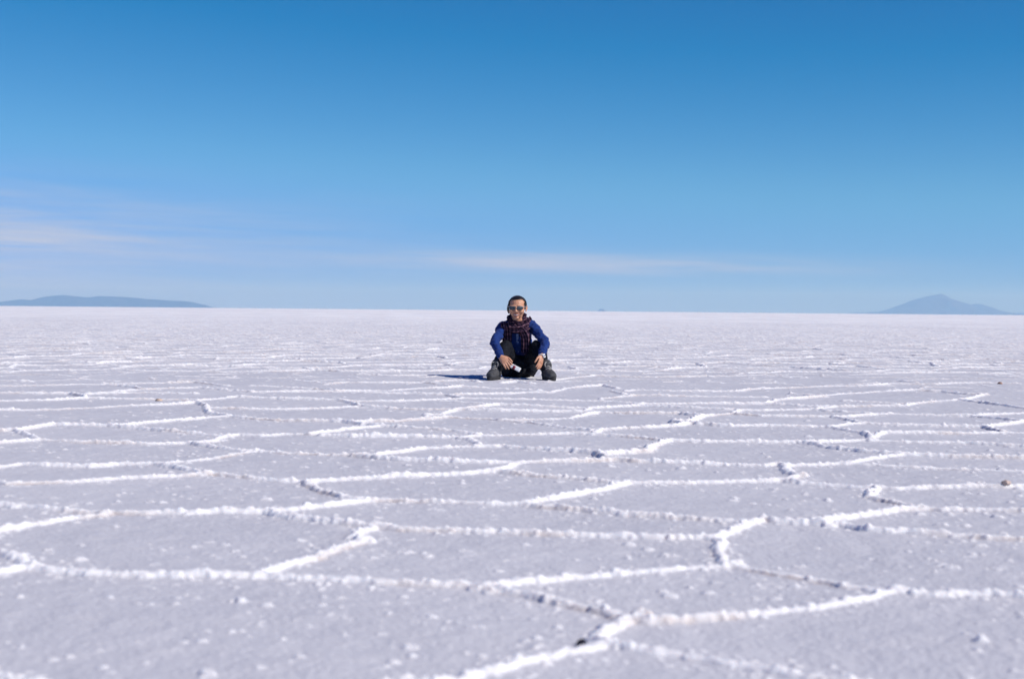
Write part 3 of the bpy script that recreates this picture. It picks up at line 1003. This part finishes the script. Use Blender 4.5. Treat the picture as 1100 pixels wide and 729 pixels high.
def fill(bm, rows):
    for A, B in zip(rows[:-1], rows[1:]):
        for k in range(len(A) - 1):
            bm.faces.new((A[k], A[k + 1], B[k + 1], B[k]))


bm = bmesh.new()
lay = bm.verts.layers.float_vector.new('weave')
nb = neckb
cowl = []
for a in range(13):
    t = a / 12 * 2 * math.pi
    cowl.append(nb + V3((.094 * math.sin(t), .016 + .086 * math.cos(t), .036 + .030 * math.cos(t))))
def outward(p): return (p - (nb + V3((0, .015, p.z - nb.z))))
sd_ = [V3((.42 * math.sin(a / 12 * 2 * math.pi), .42 * math.cos(a / 12 * 2 * math.pi), -1)).normalized() for a in range(13)]
fill(bm, ribbon(bm, lay, cowl, [.056] * 13, sd_, outward, .3, 2.5, .013, 24))
cowl2 = [nb + V3((.108 * math.sin(a / 12 * 2 * math.pi), .012 + .098 * math.cos(a / 12 * 2 * math.pi), -.008 + .034 * math.cos(a / 12 * 2 * math.pi))) for a in range(13)]
fill(bm, ribbon(bm, lay, cowl2, [.046] * 13, sd_, outward, 1.1, 2.5, .010, 24))
fr = V3((0, -1, 0))
# end hanging at her right, end hanging at her left over it, and the crossed fold between them
fill(bm, ribbon(bm, lay, [P(542.5, 346, 12.86), P(544, 353, 12.825), P(544.6, 362, 12.845), P(544.6, 373.0, 12.86)], [.040, .046, .044, .040],
                [(1, 0, 0)] * 4, fr, 2.2, 2, .010))
fill(bm, ribbon(bm, lay, [P(553, 348, 12.80), P(560, 354, 12.795), P(564.5, 362, 12.82), P(565.0, 378.5, 12.85)], [.040, .046, .046, .042],
                [(.9, 0, .3), (1, 0, .25), (1, 0, 0), (1, 0, 0)], fr, 3.4, 2, .011))
fill(bm, ribbon(bm, lay, [P(569.5, 344.5, 12.86), P(565, 350, 12.81), P(556, 353.5, 12.785), P(547, 352.5, 12.81)], [.038, .042, .040, .034],
                [(.5, 0, .8), (.4, 0, 1), (.1, 0, 1), (-.1, 0, 1)], fr, 4.6, 2, .011))
bmesh.ops.solidify(bm, geom=bm.faces[:], thickness=.006)
# tassels at both ends
for (px0, px1, py_, Y_, n_) in ((540.5, 548.7, 373.0, 12.86, 9), (560.6, 569.4, 378.5, 12.85, 10)):
    for k in range(n_):
        p0 = P(px0 + (px1 - px0) * k / (n_ - 1), py_, Y_) + V3((0, -.004, .004))
        tube(bm, [p0, p0 + V3((random.uniform(-.003, .003), -.004, -.014)), p0 + V3((random.uniform(-.006, .006), random.uniform(-.006, .002), -.028))], [.0022, .0020, .0012], n=6, sub=2)
me = to_mesh(bm, 'scarf')
link_mesh('scarf', shift(me, BASE), SCARF, person)

# wristwatch on her left wrist
d_, n_, s_, k_, tips_ = hd[1]
wc = wr[1] + d_ * .010
bm = bmesh.new()
ringp = [wc + s_ * (.0255 * math.cos(t)) + n_ * (.0215 * math.sin(t)) for t in (2 * math.pi * k / 16 for k in range(16))]
tube(bm, ringp, [(.010, .0032)] * 16, up=d_, n=10, sub=2, closed=True)
for v in bm.verts:                       # widen the band along the forearm
    a = (v.co - wc).dot(d_); v.co += d_ * a * .35
watch = link_mesh('wristwatch', shift(to_mesh(bm, 'wristwatch'), BASE), WHITE, person)
fn = (n_ * .75 + V3((.2, -.5, .25))).normalized()
cN = wc + n_ * .0245
zq = n_.to_track_quat('Z', 'Y').to_matrix().to_4x4()
bm = bmesh.new()
bmesh.ops.create_cone(bm, cap_ends=True, segments=28, radius1=.0195, radius2=.0175, depth=.010, matrix=Matrix.Translation(cN) @ zq)
link_mesh('case', shift(to_mesh(bm, 'case'), BASE), WHITE, watch, smooth=False)
bm = bmesh.new()
bmesh.ops.create_cone(bm, cap_ends=True, segments=28, radius1=.0085, radius2=.0080, depth=.003, matrix=Matrix.Translation(cN + n_ * .0058) @ zq)
link_mesh('dial', shift(to_mesh(bm, 'dial'), BASE), BLACKP, watch, smooth=False)

# the white packet in her right hand
d_, n_, s_, k_, tips_ = hd[-1]
ax = (P(557.5, 399.4, 12.42) - P(547.5, 394.2, 12.45)).normalized()
pinch = tips_[0] * .45 + tips_[1] * .35 + tips_[4] * .2
pc = pinch + ax * .034 + V3((0, -.004, -.004))
uy = V3((0, -1, .25)); uy = (uy - ax * uy.dot(ax)).normalized(); uz = ax.cross(uy)
M4 = Matrix((ax, uz, uy)).transposed().to_4x4(); M4.translation = pc
bm = bmesh.new()
bmesh.ops.create_cube(bm, size=1.0, matrix=Matrix.Diagonal((.098, .038, .017, 1)))
bmesh.ops.bevel(bm, geom=bm.edges[:], offset=.006, segments=3, affect='EDGES', profile=.6)
packet = link_mesh('packet', to_mesh(bm, 'packet'), WHITE)
packet.matrix_world = M4
tag(packet, 'small white packet with a dark red band held in the person\'s right hand', 'packet')
bm = bmesh.new()
bmesh.ops.create_cube(bm, size=1.0, matrix=Matrix.Translation((-.010, .004, 0)) @ Matrix.Diagonal((.026, .0315, .0182, 1)))
bmesh.ops.bevel(bm, geom=bm.edges[:], offset=.0008, segments=2, affect='EDGES')
bnd = link_mesh('printed_band', to_mesh(bm, 'printed_band'), RED, packet)

# ------------------------------------------------------------------ light
SUN_EL, SUN_AZ = 39.0, 115.0              # azimuth clockwise from straight ahead
az, ele = rad(SUN_AZ), rad(SUN_EL)
sdir = V3((math.sin(az) * math.cos(ele), math.cos(az) * math.cos(ele), math.sin(ele)))
ld = bpy.data.lights.new('sun', 'SUN'); ld.energy = 3.6; ld.angle = rad(.53); ld.color = (1.0, .955, .90)
sun = bpy.data.objects.new('sun', ld); C.objects.link(sun)
sun.rotation_euler = sdir.to_track_quat('Z', 'Y').to_euler()
sun.location = (30, -8, 30)

w = bpy.data.worlds.new('World'); SC.world = w; w.use_nodes = True
nt = w.node_tree; N, L = nt.nodes, nt.links
for n in list(N): N.remove(n)
out = N.new('ShaderNodeOutputWorld'); bg = N.new('ShaderNodeBackground'); bg.inputs['Strength'].default_value = SKY_STR = .10
sky = N.new('ShaderNodeTexSky'); sky.sky_type = 'NISHITA'; sky.sun_disc = False
sky.sun_elevation = ele; sky.sun_rotation = az
sky.altitude = 3650; sky.air_density = 1.0; sky.dust_density = 0; sky.ozone_density = 8.0
tc = N.new('ShaderNodeTexCoord')
sp = N.new('ShaderNodeSeparateXYZ'); L.new(tc.outputs['Generated'], sp.inputs[0])
# thin high cirrus low over the horizon
azn = math_('ARCTAN2', sp.outputs[0], sp.outputs[1]); elv = sp.outputs[2]
cv = N.new('ShaderNodeCombineXYZ')
L.new(math_('MULTIPLY', azn, 5.5), cv.inputs[0]); L.new(math_('ADD', math_('MULTIPLY', elv, 95), math_('MULTIPLY', azn, 3.0)), cv.inputs[1])
ns = N.new('ShaderNodeTexNoise'); ns.inputs['Scale'].default_value = 1.0; ns.inputs['Detail'].default_value = 8; ns.inputs['Distortion'].default_value = .35; ns.inputs['Roughness'].default_value = .62
L.new(cv.outputs[0], ns.inputs['Vector'])


def band(v, c, wd):
    return math_('POWER', 2.718, math_('MULTIPLY', math_('POWER', math_('DIVIDE', math_('SUBTRACT', v, c), wd), 2.0), -1.0))


b1 = math_('MULTIPLY', band(azn, -.42, .23), band(elv, .045, .030))
b2 = math_('MULTIPLY', band(azn, .05, .15), band(math_('ADD', elv, math_('MULTIPLY', azn, .010)), .034, .0065))
cl = math_('ADD', math_('MULTIPLY', b1, .95), math_('MULTIPLY', b2, 1.0))
mr = N.new('ShaderNodeMapRange'); mr.inputs['From Min'].default_value = .28; mr.inputs['From Max'].default_value = .68
L.new(ns.outputs['Fac'], mr.inputs['Value'])
cf = math_('MULTIPLY', math_('MULTIPLY', cl, mr.outputs['Result']), 1.15)
cf.node.use_clamp = True
mx = N.new('ShaderNodeMix'); mx.data_type = 'RGBA'
sc_ = N.new('ShaderNodeSeparateColor'); L.new(sky.outputs[0], sc_.inputs[0])
cc_ = N.new('ShaderNodeCombineColor')
r_ = math_('SMOOTH_MIN', math_('MULTIPLY', math_('SUBTRACT', sc_.outputs[0], .93), 1.15), math_('MULTIPLY_ADD', sc_.outputs[0], .25, .53), .3)
L.new(math_('MAXIMUM', r_, math_('MULTIPLY', sc_.outputs[0], .06)), cc_.inputs[0])
L.new(math_('SMOOTH_MIN', math_('MULTIPLY', math_('SUBTRACT', sc_.outputs[1], .66), 1.06), 3.15, .5), cc_.inputs[1]); L.new(math_('MULTIPLY', math_('SUBTRACT', sc_.outputs[2], .35), .92), cc_.inputs[2])
L.new(cf, mx.inputs[0]); L.new(cc_.outputs[0], mx.inputs[6]); mx.inputs[7].default_value = (4.4, 4.75, 5.5, 1)
L.new(mx.outputs[2], bg.inputs['Color']); L.new(bg.outputs[0], out.inputs['Surface'])

# ------------------------------------------------------------------ render settings
SC.render.engine = 'CYCLES'
SC.view_settings.view_transform = 'Standard'; SC.view_settings.look = 'None'
SC.view_settings.gamma = 1.0; SC.view_settings.exposure = 0.30
SC.cycles.volume_bounces = 2
SC.cycles.use_denoising = True
